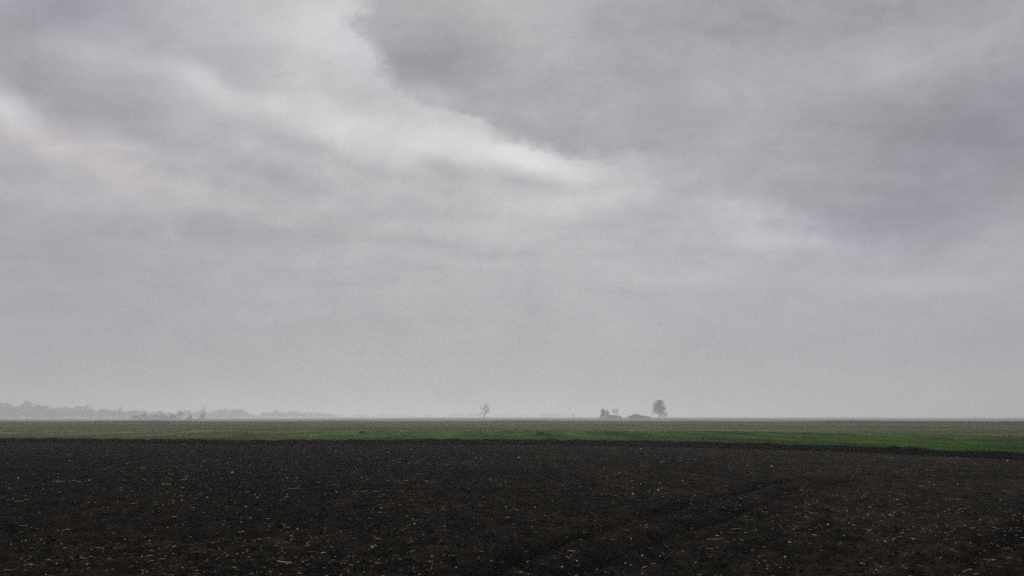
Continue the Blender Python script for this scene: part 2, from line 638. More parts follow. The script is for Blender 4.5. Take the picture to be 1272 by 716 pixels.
def grid_faces(nr, nc):
    i = np.arange(nr - 1)[:, None] * nc + np.arange(nc - 1)[None, :]
    i = i.ravel()
    return np.stack([i, i + 1, i + nc + 1, i + nc], 1)


# ploughed plot in front
NR, NC = 760, 680
tt = np.linspace(-0.98, 0.98, NC)[None, :]
ss = np.linspace(0, 1, NR)[:, None]
D0 = 4.0
dd = D0 * (FOOT(tt) / D0) ** ss
X, Y = tt * dd, dd + 0 * tt
Z = soil_h(X, Y)
Z *= 1.0 - 0.6 * sstep(0.97, 1.0, ss)
pressed = 0.0 * X
for k_, ln_ in enumerate(TRACKS):
    d_ = seg_dist(X, Y, ln_) + 0.3 * fbm(X / 0.7, Y / 0.7, 60 + k_, 3)
    pressed = np.maximum(pressed, 0.80 * np.exp(-(d_ / 0.34) ** 2) * sstep(-0.35, 0.1, fbm(X / 2.5, Y / 2.5, 66, 2)))
plot = obj('ploughed_field', mesh_np('ploughed_field', np.stack([X, Y, Z], -1).reshape(-1, 3), grid_faces(NR, NC), True), M_SOIL, kind='structure')

plot.data.attributes.new('pressed', 'FLOAT', 'POINT').data.foreach_set('value', pressed.ravel().astype(np.float32))

# turned furrow slice that ends the plot
NB, NCB = 14, 1500
tb = np.linspace(-0.98, 0.98, NCB)[None, :]
sb = np.linspace(0, 1, NB)[:, None]
f0, f1 = FOOT(tb), edge_d(tb) + 0.25
D = f0 + (f1 - f0) * sb
X, Y = tb * D, D + 0 * tb
prof = sstep(0.0, 0.55, sb) * (BANK_H + 0.05) - 0.10 * np.exp(-((sb - 0.03) / 0.08) ** 2) - 0.10 * sstep(0.85, 1.0, sb)
Z = prof + (0.30 * fbm(X / 0.7, Y / 0.7, 3, 4, 0.6) + 0.14 * fbm(X / 3.0, Y / 3.0, 13, 2)) * (0.35 + sb)
obj('furrow_bank', mesh_np('furrow_bank', np.stack([X, Y, Z], -1).reshape(-1, 3), grid_faces(NB, NCB), True), M_WET, kind='structure')


def sheet(name, lo, hi, mat, lift, nr=40, nc=260, tmax=1.6, rough=0.0, geom=True):
    t = np.linspace(-tmax, tmax, nc)[None, :]
    s = np.linspace(0, 1, nr)[:, None]
    a, b = lo(t), hi(t)
    d = a * (b / a) ** s
    x, y = t * d, d + 0 * t
    z = terr(x, y) + lift
    if rough:
        z = z + rough * fbm(x / 1.3, y / 1.3, 5, 3)
    return obj(name, mesh_np(name, np.stack([x, y, z], -1).reshape(-1, 3), grid_faces(nr, nc), True), mat, kind='structure')


sheet('wheat_field', lambda t: edge_d(t), GREEN, M_WHEAT, 0.0, 150, 700, 1.3, 0.10)
sheet('stubble_field', GREEN, BROWN, M_STUB, 0.004, 60, 400, 1.3, 0.08)
sheet('fallow_field', BROWN, FALL, M_FALLOW, 0.008, 50, 300, 1.3, 0.08)
sheet('meadow', FALL, lambda t: 5450.0 + 0 * t, M_MEADOW, 0.012, 60, 160, 1.0)

# the ground under and round all of it
gx = np.concatenate([-np.geomspace(5500, 20, 40), np.linspace(-16, 16, 9), np.geomspace(20, 5500, 40)])
gy = np.concatenate([-np.geomspace(1500, 6, 14), np.linspace(-4, 60, 20), np.geomspace(64, 5500, 60)])
GX, GY = np.meshgrid(gx, gy)
GZ = np.where(GY > 40, terr(GX, GY), 0.0) - 0.40 - 0.4 * sstep(30, 100, GY)
GZ = np.where(GY <= 0, -0.25, GZ)
obj('ground', mesh_np('ground', np.stack([GX, GY, GZ], -1).reshape(-1, 3), grid_faces(len(gy), len(gx)), True), M_SOIL, kind='structure')


# ------------------------------------------------------------------ blades of wheat, dry grass on the baulks
def blades(n_tuft, per, pos, hgt, wid, spread):
    """pos (n,3); every tuft is a few bent slips; returns verts, faces"""
    n = len(pos)
    ang = rng.uniform(0, 2 * math.pi, (n, per))
    off = rng.normal(0, spread, (n, per, 2))
    lean = rng.uniform(0.1, 0.75, (n, per))
    H = (hgt if np.ndim(hgt) else np.full(n, hgt))[:, None] * rng.uniform(0.55, 1.25, (n, per))
    bx, by = pos[:, None, 0] + off[..., 0], pos[:, None, 1] + off[..., 1]
    bz = pos[:, None, 2] - 0.04
    ca, sa = np.cos(ang), np.sin(ang)
    w = wid * rng.uniform(0.6, 1.4, (n, per))
    v = np.empty((n, per, 4, 3))
    v[..., 0, :] = np.stack([bx - sa * w, by + ca * w, bz + 0 * bx], -1)
    v[..., 1, :] = np.stack([bx + sa * w, by - ca * w, bz + 0 * bx], -1)
    mx, my = bx + ca * lean * H * 0.4, by + sa * lean * H * 0.4
    v[..., 2, :] = np.stack([mx + sa * w * 0.7, my - ca * w * 0.7, bz + H * 0.65], -1)
    v[..., 3, :] = np.stack([bx + ca * lean * H, by + sa * lean * H, bz + H], -1)
    k = np.arange(n * per)[:, None] * 4
    f = np.concatenate([k + np.array([[0, 1, 2]]), k + np.array([[0, 2, 3]])], 0)
    return v.reshape(-1, 3), f


def strip_points(n, lo, hi, tmax, bias=1.0):
    t = rng.uniform(-tmax, tmax, n)
    a, b = lo(t), hi(t)
    u = rng.uniform(0, 1, n) ** bias
    d = 1.0 / (1.0 / a + (1.0 / b - 1.0 / a) * u)          # evenly over what is seen
    x = t * d
    return np.stack([x, d, terr(x, d)], -1)


P = strip_points(75000, lambda t: edge_d(t) + 0.15, GREEN, 0.95, 1.2)
P = P[rng.uniform(0, 1, len(P)) < 0.35 + 0.65 * sstep(0.25, 0.55, vnoise(P[:, 0] / 3.5, P[:, 1] / 2.2, 21))]
hh = 0.09 + 0.14 * vnoise(P[:, 0] / 2.5, P[:, 1] / 2.5, 3)
v, f = blades(len(P), 4, P, hh, 0.022, 0.09)
obj('wheat_blades', mesh_np('wheat_blades', v, f), M_BLADE, kind='stuff', label='young winter wheat growing along the dark furrow', category='wheat')

P = strip_points(15000, lambda t: edge_d(t) - 0.05, lambda t: edge_d(t) + 0.7, 0.95)
keep = rng.uniform(0, 1, len(P)) < sstep(0.25, 0.75, vnoise(P[:, 0] / 1.4, P[:, 1] / 1.4, 77))
P = P[keep]
v, f = blades(len(P), 4, P, 0.20, 0.025, 0.10)
obj('verge_grass', mesh_np('verge_grass', v, f), M_BLADE, kind='stuff', label='ragged green grass hanging over the furrow bank', category='grass')

P = strip_points(30000, GREEN, BROWN, 0.95, 1.1)
v, f = blades(len(P), 3, P, 0.12, 0.025, 0.12)
obj('stubble_stalks', mesh_np('stubble_stalks', v, f), M_STUB, kind='stuff', label='short dull stubble on the strip beyond the wheat', category='stubble')

for nm, fun, n, hgt, part, lab in (('dry_baulk_grass', GREEN, 26000, 0.26, 0.50, 'pale dry grass along the baulk behind the wheat'),
                                   ('withered_baulk_grass', BROWN, 34000, 0.42, 0.38, 'pale withered grass along the far baulk between brown strips')):
    P = strip_points(n, lambda t: fun(t) * 0.99, lambda t: fun(t) * 1.012, 0.95)
    P = P[rng.uniform(0, 1, len(P)) < sstep(part - 0.25, part + 0.2, vnoise(P[:, 0] / 16, P[:, 1] / 60, 9))]
    v, f = blades(len(P), 3, P, hgt, 0.04, 0.15)
    obj(nm, mesh_np(nm, v, f), M_DRY, kind='stuff', label=lab, category='grass')

P = strip_points(16000, lambda t: FALL(t) * 0.985, lambda t: FALL(t) * 1.06, 0.95)
P = P[rng.uniform(0, 1, len(P)) < sstep(0.35, 0.75, vnoise(P[:, 0] / 30, P[:, 1] / 120, 19))]
v, f = blades(len(P), 3, P, 0.22 + 0.5 * vnoise(P[:, 0] / 9, P[:, 1] / 60, 23), 0.06, 0.25)
obj('rough_grass', mesh_np('rough_grass', v, f), M_STUB, kind='stuff', label='rough dull grass along the far edge of the fields', category='grass')

# darker leafy clumps standing in the wheat
CLUMPS = [(672, 541.5, 0.62, 'dark green weed clump standing highest in the wheat beyond the furrow'),
          (681, 542, 0.34, 'small dark weed tuft right beside the highest clump in the wheat'),
          (450, 538.5, 0.45, 'low dark weed clump alone on the thin olive part of the wheat')]
for px, py, s, lab in CLUMPS:
    p = at(px, py, BANK_H)
    n = 260
    q = np.stack([rng.normal(0, 0.42 * s, n), rng.normal(0, 0.35 * s, n), np.zeros(n)], -1)
    v, f = blades(n, 4, q, 0.55 * s * np.exp(-(q[:, 0] / (0.6 * s)) ** 2) + 0.08, 0.03, 0.06)
    o = obj('weed_clump', mesh_np('weed_clump', v, f), M_WEED, label=lab, category='weed', group='weed clumps in the wheat')
    o.location = p

# ------------------------------------------------------------------ clods
bm_v = np.array([[1, 0, 0], [-1, 0, 0], [0, 1, 0], [0, -1, 0], [0, 0, 1], [0, 0, -1],
                 [.65, .65, .3], [-.65, .6, .35], [.6, -.65, .4], [-.6, -.65, .3]], float)
bm_f = np.array([[0, 6, 4], [6, 2, 4], [2, 7, 4], [7, 1, 4], [1, 9, 4], [9, 3, 4], [3, 8, 4], [8, 0, 4],
                 [6, 0, 5], [2, 6, 5], [7, 2, 5], [1, 7, 5], [9, 1, 5], [3, 9, 5], [8, 3, 5], [0, 8, 5]])
NCL = 9000
t = rng.uniform(-0.95, 0.95, NCL)
d = 1.0 / (1 / 6.0 + (1 / FOOT(t) - 1 / 6.0) * rng.uniform(0, 1, NCL) ** 1.0)
x, y = t * d, d * 0.995
z = soil_h(x, y)
s = rng.gamma(2.0, 0.008, NCL) + 0.009
rot = rng.uniform(0, 2 * math.pi, NCL)
V = bm_v[None] * (1 + rng.normal(0, 0.22, (NCL, len(bm_v), 3)))
V = V * (s[:, None] * rng.uniform(0.6, 1.2, (NCL, 3)))[:, None, :]
c_, s_ = np.cos(rot)[:, None], np.sin(rot)[:, None]
V = np.stack([V[..., 0] * c_ - V[..., 1] * s_ + x[:, None], V[..., 0] * s_ + V[..., 1] * c_ + y[:, None], V[..., 2] + z[:, None] + s[:, None] * 0.3], -1)
F = (np.arange(NCL)[:, None, None] * len(bm_v) + bm_f[None]).reshape(-1, 3)
obj('soil_clods', mesh_np('soil_clods', V.reshape(-1, 3), F), M_SOIL, kind='stuff', label='dark crumbled clods of soil lying over the ploughed plot', category='clods')

# ------------------------------------------------------------------ maize litter on the soil
CR = [  # photo crops scaled 3.975: (offset x, [(x, y, length, turn), ...])
    (0, [(10, 328, 26, 32), (38, 331, 22, 4), (62, 328, 14, -30), (95, 333, 36, 2), (130, 333, 22, 0), (68, 296, 22, 4), (90, 226, 11, 0), (290, 238, 58, 3), (293, 296, 9, 0), (288, 375, 7, 0), (95, 420, 14, 40), (80, 458, 6, 0),
         (628, 315, 22, 62), (657, 337, 36, 2), (765, 226, 20, 2), (823, 239, 46, 2), (740, 248, 24, 4), (924, 213, 12, 85), (955, 233, 9, 30), (935, 152, 14, 5), (530, 104, 8, 70), (1195, 235, 20, 2), (1220, 289, 28, 4), (1258, 305, 10, -20),
         (1115, 282, 18, 2), (1023, 318, 10, 0), (1163, 355, 11, 45), (1117, 360, 8, 0), (805, 355, 12, 20), (787, 383, 17, 10), (1105, 455, 26, 4), (1128, 460, 14, 45), (1200, 486, 11, -20), (738, 525, 14, 5), (750, 555, 7, 0), (490, 568, 52, -8),
         (410, 622, 50, 0), (318, 550, 9, 0), (295, 478, 30, -2), (220, 490, 18, -8), (965, 585, 40, 14), (1107, 613, 24, 6), (695, 650, 22, 2), (785, 657, 24, -34), (900, 680, 13, 50), (700, 625, 6, 0), (930, 668, 14, 4), (225, 569, 6, 0),
         (110, 528, 8, 70), (190, 530, 7, 80), (218, 527, 7, 0), (1190, 443, 12, 2), (1067, 401, 11, 4), (545, 163, 26, 2), (440, 236, 12, 4), (612, 225, 11, 30), (1148, 188, 14, 2), (570, 420, 18, -4), (690, 417, 7, 0), (1215, 380, 14, 30)]),
    (320, [(180, 271, 62, 2), (790, 146, 26, 2), (1040, 142, 46, 5), (805, 201, 42, 0), (690, 227, 36, -2), (703, 248, 7, 60), (600, 190, 22, 24), (505, 130, 18, 2), (98, 231, 8, 0), (122, 231, 8, 0), (146, 229, 9, 70), (148, 303, 11, 80),
           (335, 296, 11, 85), (388, 283, 13, -40), (430, 278, 36, 2), (525, 287, 32, -6), (580, 279, 36, -6), (487, 290, 24, -4), (870, 329, 26, -4), (852, 317, 6, 0), (918, 379, 26, 2), (1225, 368, 12, -30), (1213, 324, 24, -8), (1000, 457, 17, 3),
           (1058, 460, 8, 80), (1090, 452, 8, 30), (1130, 490, 15, -4), (1040, 527, 13, 15), (835, 547, 17, -50), (150, 466, 22, -8), (50, 428, 20, -4), (57, 474, 9, 40), (565, 540, 15, -10), (620, 562, 26, 2), (680, 608, 26, 8), (435, 565, 20, 2),
           (375, 573, 13, 10), (260, 590, 60, 2), (130, 640, 76, -4), (230, 634, 22, 4), (52, 626, 24, 28), (105, 594, 9, 80), (768, 682, 20, 10), (705, 630, 7, 0), (610, 386, 11, -20), (530, 405, 8, 0), (560, 415, 9, 0), (580, 477, 8, 30),
           (1160, 608, 8, 60), (1222, 210, 17, -3), (68, 672, 9, 0), (185, 570, 11, 3), (268, 637, 9, 85), (515, 225, 12, 60), (545, 224, 12, 65), (965, 327, 8, 0), (1115, 317, 20, 3), (1265, 452, 9, 80), (820, 454, 10, 10), (8, 384, 9, 0)]),
    (640, [(18, 115, 12, 3), (207, 115, 10, 4), (622, 76, 13, 35), (700, 108, 17, 2), (438, 168, 9, 0), (250, 171, 7, 0), (600, 196, 8, 70), (548, 198, 8, 30), (355, 206, 8, 0), (705, 278, 13, -3), (582, 300, 15, 2), (98, 366, 10, 30),
           (620, 240, 9, 3), (715, 243, 8, 0), (662, 330, 26, 2), (1165, 200, 18, 20), (395, 456, 20, 18), (340, 462, 30, 4), (425, 427, 20, -6), (80, 435, 18, 2), (80, 450, 8, 0), (103, 489, 9, 5), (520, 524, 24, -22), (575, 503, 17, -20),
           (572, 518, 17, -12), (575, 553, 10, 85), (655, 435, 20, -12), (645, 460, 9, 0), (235, 568, 40, 4), (275, 603, 10, 60), (985, 537, 78, 5), (1018, 498, 13, -62), (1045, 548, 30, -28), (1090, 478, 42, 3), (1070, 556, 20, 2), (1140, 411, 22, 2),
           (1220, 382, 10, 20), (1185, 473, 8, 60), (1080, 518, 8, 70), (910, 575, 20, 8), (960, 570, 34, 2), (805, 592, 24, -38), (830, 570, 9, 0), (718, 628, 15, -20), (628, 605, 14, 60), (92, 630, 17, 6), (60, 628, 10, 3), (232, 680, 8, 0),
           (403, 682, 9, 20), (630, 697, 8, 85), (1065, 615, 8, 0), (1170, 584, 15, 5), (1245, 662, 10, 30), (545, 632, 12, 50), (570, 655, 14, 10), (1030, 580, 18, -8), (885, 205, 18, 0), (290, 84, 30, 2)]),
    (952, [(765, 261, 36, 2), (655, 356, 26, 3), (945, 252, 9, 20), (225, 350, 8, 0), (303, 358, 9, 20), (398, 385, 9, 70), (303, 450, 11, 0), (65, 456, 15, -15), (425, 410, 13, -30), (500, 402, 13, -5), (1155, 376, 9, 0), (850, 415, 18, 50),
           (1055, 426, 9, 5), (1115, 442, 18, -35), (1240, 428, 9, 0), (650, 443, 8, 20), (500, 485, 26, 22), (115, 526, 15, 4), (355, 541, 13, 10), (585, 533, 15, -5), (930, 517, 11, 25), (890, 535, 13, -50), (970, 527, 9, 5), (935, 576, 11, 5),
           (1012, 580, 10, 70), (1030, 626, 9, 5), (1065, 626, 8, 5), (90, 612, 15, 2), (625, 617, 19, -30), (570, 657, 28, -4), (745, 630, 46, -10), (685, 672, 20, -20), (5, 662, 10, 60), (545, 685, 8, 70), (170, 440, 26, 2), (265, 457, 10, 3),
           (460, 553, 8, 0), (220, 387, 10, 0), (512, 352, 14, 15), (565, 350, 8, 0), (1180, 521, 7, 0), (885, 452, 10, 10), (780, 486, 10, 3), (625, 495, 20, -8), (660, 515, 24, -4)])]


def stalk_mesh(bend, seed):
    """a unit broken maize stalk along x: ribbed tube with a node ring and a frayed end"""
    r = random.Random(seed)
    rings = [(-0.5, 0.030), (-0.46, 0.036), (-0.2, 0.034), (-0.05, 0.033), (-0.03, 0.046), (0.0, 0.046), (0.02, 0.033), (0.3, 0.030), (0.46, 0.030), (0.5, 0.012)]
    vs, fs = [], []
    for k, (x, rad) in enumerate(rings):
        off = bend * (x * x - 0.1)
        for j in range(6):
            a = j * math.pi / 3
            q = rad * (1 + 0.15 * r.uniform(-1, 1))
            vs.append((x + (0.04 * r.uniform(-1, 1) if k in (0, len(rings) - 1) else 0), off + q * math.cos(a), 0.03 + q * math.sin(a)))
    for k in range(len(rings) - 1):
        for j in range(6):
            a, b = k * 6 + j, k * 6 + (j + 1) % 6
            fs.append((a, b, b + 6)); fs.append((a, b + 6, a + 6))
    n = len(vs)
    vs += [(-0.5, bend * 0.15, 0.03), (0.52, bend * 0.15, 0.03)]
    for j in range(6):
        fs.append((n, (j + 1) % 6, j)); fs.append((n + 1, n - 6 + j, n - 6 + (j + 1) % 6))
    return mesh_np('maize_stalk', vs, np.array(fs), True)


def husk_mesh(seed):
    """a curled flake of husk, unit length along x"""
    r = random.Random(seed)
    nx, ny = 5, 4
    top, bot = [], []
    for i in range(nx):
        u = i / (nx - 1) - 0.5
        w = 0.32 * (1 - (2 * abs(u)) ** 2.2 * 0.75)
        for j in range(ny):
            a = (j / (ny - 1) - 0.5) * 2
            z = 0.16 * a * a + 0.20 * u * u + 0.05 * r.uniform(-1, 1) + 0.08
            top.append((u + 0.05 * r.uniform(-1, 1), a * w, z + 0.02))
            bot.append((top[-1][0], top[-1][1], z - 0.02))
    q = grid_faces(nx, ny)
    fs = [tuple(a) for a in q] + [tuple(reversed([int(b) + nx * ny for b in a])) for a in q]
    ring = [i for i in range(ny)] + [i * ny + ny - 1 for i in range(1, nx)] + [(nx - 1) * ny + j for j in range(ny - 2, -1, -1)] + [i * ny for i in range(nx - 2, 0, -1)]
    for k in range(len(ring)):
        a, b = ring[k], ring[(k + 1) % len(ring)]
        fs.append((b, a, a + nx * ny, b + nx * ny))
    return mesh_np('maize_husk', top + bot, np.array(fs), True)


STALKS = [stalk_mesh(b, k) for k, b in enumerate((0.0, 0.25, -0.3, 0.12))]
HUSKS = [husk_mesh(k) for k in range(4)]
for m_ in STALKS:
    m_.materials.append(M_STRAW)
for m_ in HUSKS:
    m_.materials.append(M_CHAFF)
lit = []
for ox, lst in CR:
    for cxp, cyp, ln, tn in lst:
        lit.append((ox + cxp / 3.975, 540 + cyp / 3.975, ln / 3.975, tn))
for k in range(52):
    px, py = random.uniform(5, 1267), 716 - 150 * random.random() ** 1.4
    lit.append((px, py, random.choice((1.6, 2.0, 2.5, 3.0, 6.0)), random.choice((0, 3, -4, 20, -20, 60, 85))))
for px, py, ln, tn in lit:
    p = at(px, py)
    h = float(soil_h(np.array([p.x]), np.array([p.y]))[0])
    p = at(px, py, h)
    h = float(soil_h(np.array([p.x]), np.array([p.y]))[0])
    p.z = h
    L = ln / 998.0 * p.y
    # a near-level streak lies across the view; a steep one points up out of the soil
    tilt = R(max(-75, min(75, -tn * 0.85))) if abs(tn) > 12 else R(-tn * 0.6 + random.uniform(-3, 3))
    yaw = R(random.uniform(-25, 25))
    if ln > 4.2:
        o = bpy.data.objects.new('maize_stalk', random.choice(STALKS))
        kind_ = ('steeply slanting' if abs(tn) > 40 else 'slightly raised') if abs(tn) > 12 else 'flat-lying'
        size_ = 'long' if L > 0.42 else ('middling' if L > 0.22 else 'short')
        o['label'] = '%s %s broken maize stalk on the dark ploughed soil' % (size_, kind_)
        o['category'] = 'stalk'
        o['group'] = '%s %s maize stalks on the soil' % (size_, kind_)
        th = 0.55 if L > 0.35 else 0.8
        o.scale = (L, min(L * th, 0.42), min(L * th, 0.42))
        lift = 0.02 + 0.42 * L * abs(math.sin(tilt))
    else:
        o = bpy.data.objects.new('maize_husk', random.choice(HUSKS))
        kind_ = 'upended' if abs(tn) > 40 else ('tilted' if abs(tn) > 12 else 'flat-lying')
        o['label'] = 'small %s pale flake of maize husk on the dark ploughed soil' % kind_
        o['category'] = 'husk'
        o['group'] = '%s maize husk flakes on the soil' % kind_
        L = max(L * 0.9, 0.035)
        o.scale = (L, L * 0.9, L * 0.9)
        lift = 0.015 + 0.3 * L * abs(math.sin(tilt))
    o.location = (p.x, p.y, p.z + lift)
    o.rotation_euler = Euler((random.uniform(-0.5, 0.9), tilt, yaw), 'XYZ')
    link(o)

# fine crumbs of litter
NL = 17000
t = rng.uniform(-0.95, 0.95, NL)
d = 1.0 / (1 / 6.0 + (1 / FOOT(t) - 1 / 6.0) * rng.uniform(0, 1, NL) ** 0.7)
d *= 0.99
x, y = t * d, d
keep = rng.uniform(0, 1, NL) < 0.25 + 0.75 * sstep(0.45, 0.7, vnoise(x / 3.5, y / 5.0, 55))
x, y = x[keep], y[keep]
n = len(x)
z = soil_h(x, y) + 0.012
L = rng.gamma(2.0, 0.011, n) + 0.010
L *= 0.55 + y / 26.0
wd = rng.uniform(0.004, 0.010, n) * (0.6 + y / 32.0)
a = rng.uniform(0, math.pi, n)
tl = rng.normal(0, 0.25, n)
ux, uy, uz = np.cos(a) * np.cos(tl), np.sin(a) * np.cos(tl), np.sin(tl)
px_, py_ = -np.sin(a), np.cos(a)
V = np.stack([np.stack([x - ux * L, y - uy * L, z - uz * L + 0 * x], -1),
              np.stack([x + px_ * wd, y + py_ * wd, z + 0.004], -1),
              np.stack([x + ux * L, y + uy * L, z + uz * L], -1),
              np.stack([x - px_ * wd, y - py_ * wd, z + 0.004], -1),
              np.stack([x, y, z + wd * 1.6], -1)], 1)
k = np.arange(n)[:, None] * 5
F = np.concatenate([k + np.array([[q]]).reshape(1, 3) for q in ((0, 1, 4), (1, 2, 4), (2, 3, 4), (3, 0, 4))])
obj('straw_litter', mesh_np('straw_litter', V.reshape(-1, 3), F), M_LITTER, kind='stuff', label='fine dull straw crumbs strewn over the ploughed plot', category='litter')


# ================================================================== trees
class Tubes:
    def __init__(self):
        self.v, self.f, self.n = [], [], 0

    def path(self, pts, rads, sides):
        pts = [Vector(p) for p in pts]
        base = self.n
        for k, p in enumerate(pts):
            d = (pts[min(k + 1, len(pts) - 1)] - pts[max(k - 1, 0)])
            d = d.normalized() if d.length > 1e-6 else Vector((0, 0, 1))
            s = d.orthogonal().normalized()
            t_ = d.cross(s)
            for j in range(sides):
                a = 2 * math.pi * j / sides
                self.v.append(p + (s * math.cos(a) + t_ * math.sin(a)) * rads[k])
        self.n += len(pts) * sides
        for k in range(len(pts) - 1):
            for j in range(sides):
                a, b = base + k * sides + j, base + k * sides + (j + 1) % sides
                self.f.append((a, b, b + sides, a + sides))

    def mesh(self, name):
        return mesh_np(name, [tuple(q) for q in self.v], np.array(self.f), True)


def grow(wood, twig, rnd, p, d, L, r, level, maxlev, env, thick, spread, up):
    """one limb, its side limbs, and twigs at the ends; env(p) tells whether the crown reaches there"""
    segs = 4 if level < 2 else 3
    pts, rads = [p.copy()], [r]
    q, dd_ = p.copy(), d.copy()
    for k in range(segs):
        dd_ = (dd_ + Vector((rnd.gauss(0, .16), rnd.gauss(0, .16), rnd.gauss(0, .10) + up * 0.12))).normalized()
        q = q + dd_ * (L / segs)
        pts.append(q.copy())
        rads.append(max(r * (1 - 0.72 * (k + 1) / segs), thick))
    (wood if level < 2 else twig).path(pts, rads, 6 if level == 0 else (5 if level == 1 else 3))
    if level >= maxlev:
        return
    nch = {0: 7, 1: 7, 2: 6, 3: 5}.get(level, 4)
    for k in range(nch):
        u = rnd.uniform(0.35, 1.0)
        idx = min(int(u * segs), segs - 1)
        b = pts[idx].lerp(pts[idx + 1], u * segs - idx)
        if not env(b):
            continue
        ax = Vector((rnd.gauss(0, 1), rnd.gauss(0, 1), rnd.gauss(0, .6))).normalized()
        nd = (dd_ * (1 - spread) + ax * spread * 1.25 + Vector((0, 0, up * 0.25))).normalized()
        nl = L * rnd.uniform(0.48, 0.74)
        if not env(b + nd * nl * 0.8):
            nl *= 0.45
        grow(wood, twig, rnd, b, nd, nl, max(r * 0.45 * (1.1 - 0.4 * u), thick), level + 1, maxlev, env, thick, spread, up)


def bare_tree(name, loc, label, seed, trunk, limbs, rad, maxlev, env, thick, spread=0.62, up=0.5, group=None):
    """trunk: list of points, limbs: list of (height fraction point, direction, length)"""
    rnd = random.Random(seed)
    wood, twig = Tubes(), Tubes()
    n = len(trunk)
    wood.path([Vector(p) for p in trunk], [rad * (1.25 if k == 0 else 1 - 0.7 * k / n) for k in range(n)], 8)
    for p, d, L in limbs:
        grow(wood, twig, rnd, Vector(p), Vector(d).normalized(), L, rad * 0.42, 1, maxlev, env, thick, spread, up)
    e = empty(name, loc, label, 'tree', group)
    obj('trunk', wood.mesh('trunk'), M_BARK, e)
    obj('crown', twig.mesh('crown'), M_TWIG, e)
    return e


def ell(cx, cy, cz, rx, ry, rz):
    return lambda p: ((p.x - cx) / rx) ** 2 + ((p.y - cy) / ry) ** 2 + ((p.z - cz) / rz) ** 2 < 1


def limb_set(rnd, n, z0, z1, trunk_xy, lmin, lmax, elev):
    out = []
    for k in range(n):
        a = k * 2.4 + rnd.uniform(-.5, .5)
        z = z0 + (z1 - z0) * (k + 0.5) / n
        el = elev + (1.2 - elev) * (k / n) ** 1.5
        out.append(((trunk_xy(z)[0], trunk_xy(z)[1], z), (math.cos(a) * math.cos(el), math.sin(a) * math.cos(el), math.sin(el)), rnd.uniform(lmin, lmax)))
    return out


# the big round-headed tree by the farm
DT = 1150.0
r_ = random.Random(4)
e1, e2, e3 = ell(0.0, 0, 17.8, 10.8, 10.5, 9.0), ell(-7.0, 0, 11.0, 7.5, 7, 5.6), ell(6.5, 0, 9.5, 8.0, 8, 8.5)
gap = lambda p: math.sin(p.x * 0.95 + 1.0) * math.sin(p.z * 0.75 + 0.6) + 0.35 * math.sin(p.y * 0.9 + p.x * 0.4) > 0.78
big_env = lambda p: not gap(p) and (e1(p) or e2(p) or (e3(p) and not (p.x > 2.5 and 13.0 < p.z < 14.6)))
tr = [(0, 0, -0.3), (0.1, 0, 3), (-0.1, 0.1, 8), (0.2, 0, 13), (0.0, 0, 17), (0.1, 0, 20)]
L_ = limb_set(r_, 22, 9.0, 20.0, lambda z: (0.1, 0), 6.0, 9.5, 0.35)
for k_ in range(5):
    L_.append(((0, 0, 6.5 + k_ * 1.1), (-1, r_.uniform(-.8, .8), r_.uniform(0.15, 0.5)), r_.uniform(7.5, 10.0)))
for k_ in range(7):
    L_.append(((0, 0, 3.2 + k_ * 1.3), (1, r_.uniform(-.8, .8), r_.uniform(0.1, 0.45)), r_.uniform(6.0, 9.0)))
bare_tree('bare_tree', spot(819, DT), 'tall bare round-headed tree, the biggest on the skyline, beside the farm sheds', 21, tr, L_, 1.0, 4, big_env, 0.038, 0.62, 0.4)

# the lone forked tree out in the fields
r_ = random.Random(9)
env = lambda p: ((p.x - 0.6) / 7.0) ** 2 + (p.y / 6.5) ** 2 + ((p.z - 11.0) / 7.5) ** 2 < 1
tr = [(-0.6, 0, -0.3), (-0.5, 0, 2.5), (-0.2, 0, 4.6), (0.4, 0, 6.4), (0.9, 0, 8.0), (1.0, 0, 10.0), (0.8, 0, 12.0)]
L_ = [((0.3, 0, 6.0), (0.9, 0.1, 0.55), 5.5), ((0.7, 0, 7.4), (0.8, -0.3, 0.5), 5.0), ((0.9, 0, 8.4), (0.6, 0.4, 0.7), 5.0), ((-0.2, 0, 4.8), (-1, 0.1, 0.45), 4.6), ((0.3, 0, 6.3), (-0.5, -0.2, 1.0), 6.0),
      ((0.8, 0, 8.0), (-0.35, .3, 1), 6.5), ((1.0, 0, 9.6), (0.25, -.2, 1), 6.2), ((1.0, 0, 10.5), (-0.15, .2, 1), 5.2), ((0.9, 0, 11.4), (0.35, 0.1, 1), 4.6), ((0.9, 0, 9.0), (0.9, 0.2, 0.35), 4.5)]
free = lambda p: p.z > 2.0
bare_tree('bare_tree', spot(602, 1000), 'small lone bare tree with a forked trunk standing out in the open fields', 13, tr, L_, 0.60, 3, free, 0.027, 0.44, 0.5)

# the leaning tree between the farm roofs
env = lambda p: ((p.x + 4.5 + 0.25 * (p.z - 11)) / 6.0) ** 2 + (p.y / 5.0) ** 2 + ((p.z - 10.0) / 5.6) ** 2 < 1
tr = [(0.3, 0, -0.3), (0.2, 0, 2), (-0.3, 0, 4), (-1.2, 0, 6), (-2.4, 0, 8)]
L_ = [((-0.9, 0, 5.4), (-0.5, 0.1, 0.9), 6.5), ((-1.5, 0, 6.5), (-0.9, 0, 0.6), 7.0), ((-2, 0, 7.5), (-0.4, 0.3, 1), 5.5), ((-0.6, 0, 5.0), (0.1, -.2, 1), 6.5), ((-2.2, 0, 7.8), (-0.9, -.3, .5), 5.0)]
bare_tree('bare_tree', spot(768, 1180), 'leaning bare tree with a windswept crown behind the low farmhouse roof', 17, tr, L_, 0.50, 3, free, 0.036, 0.42, 0.5)


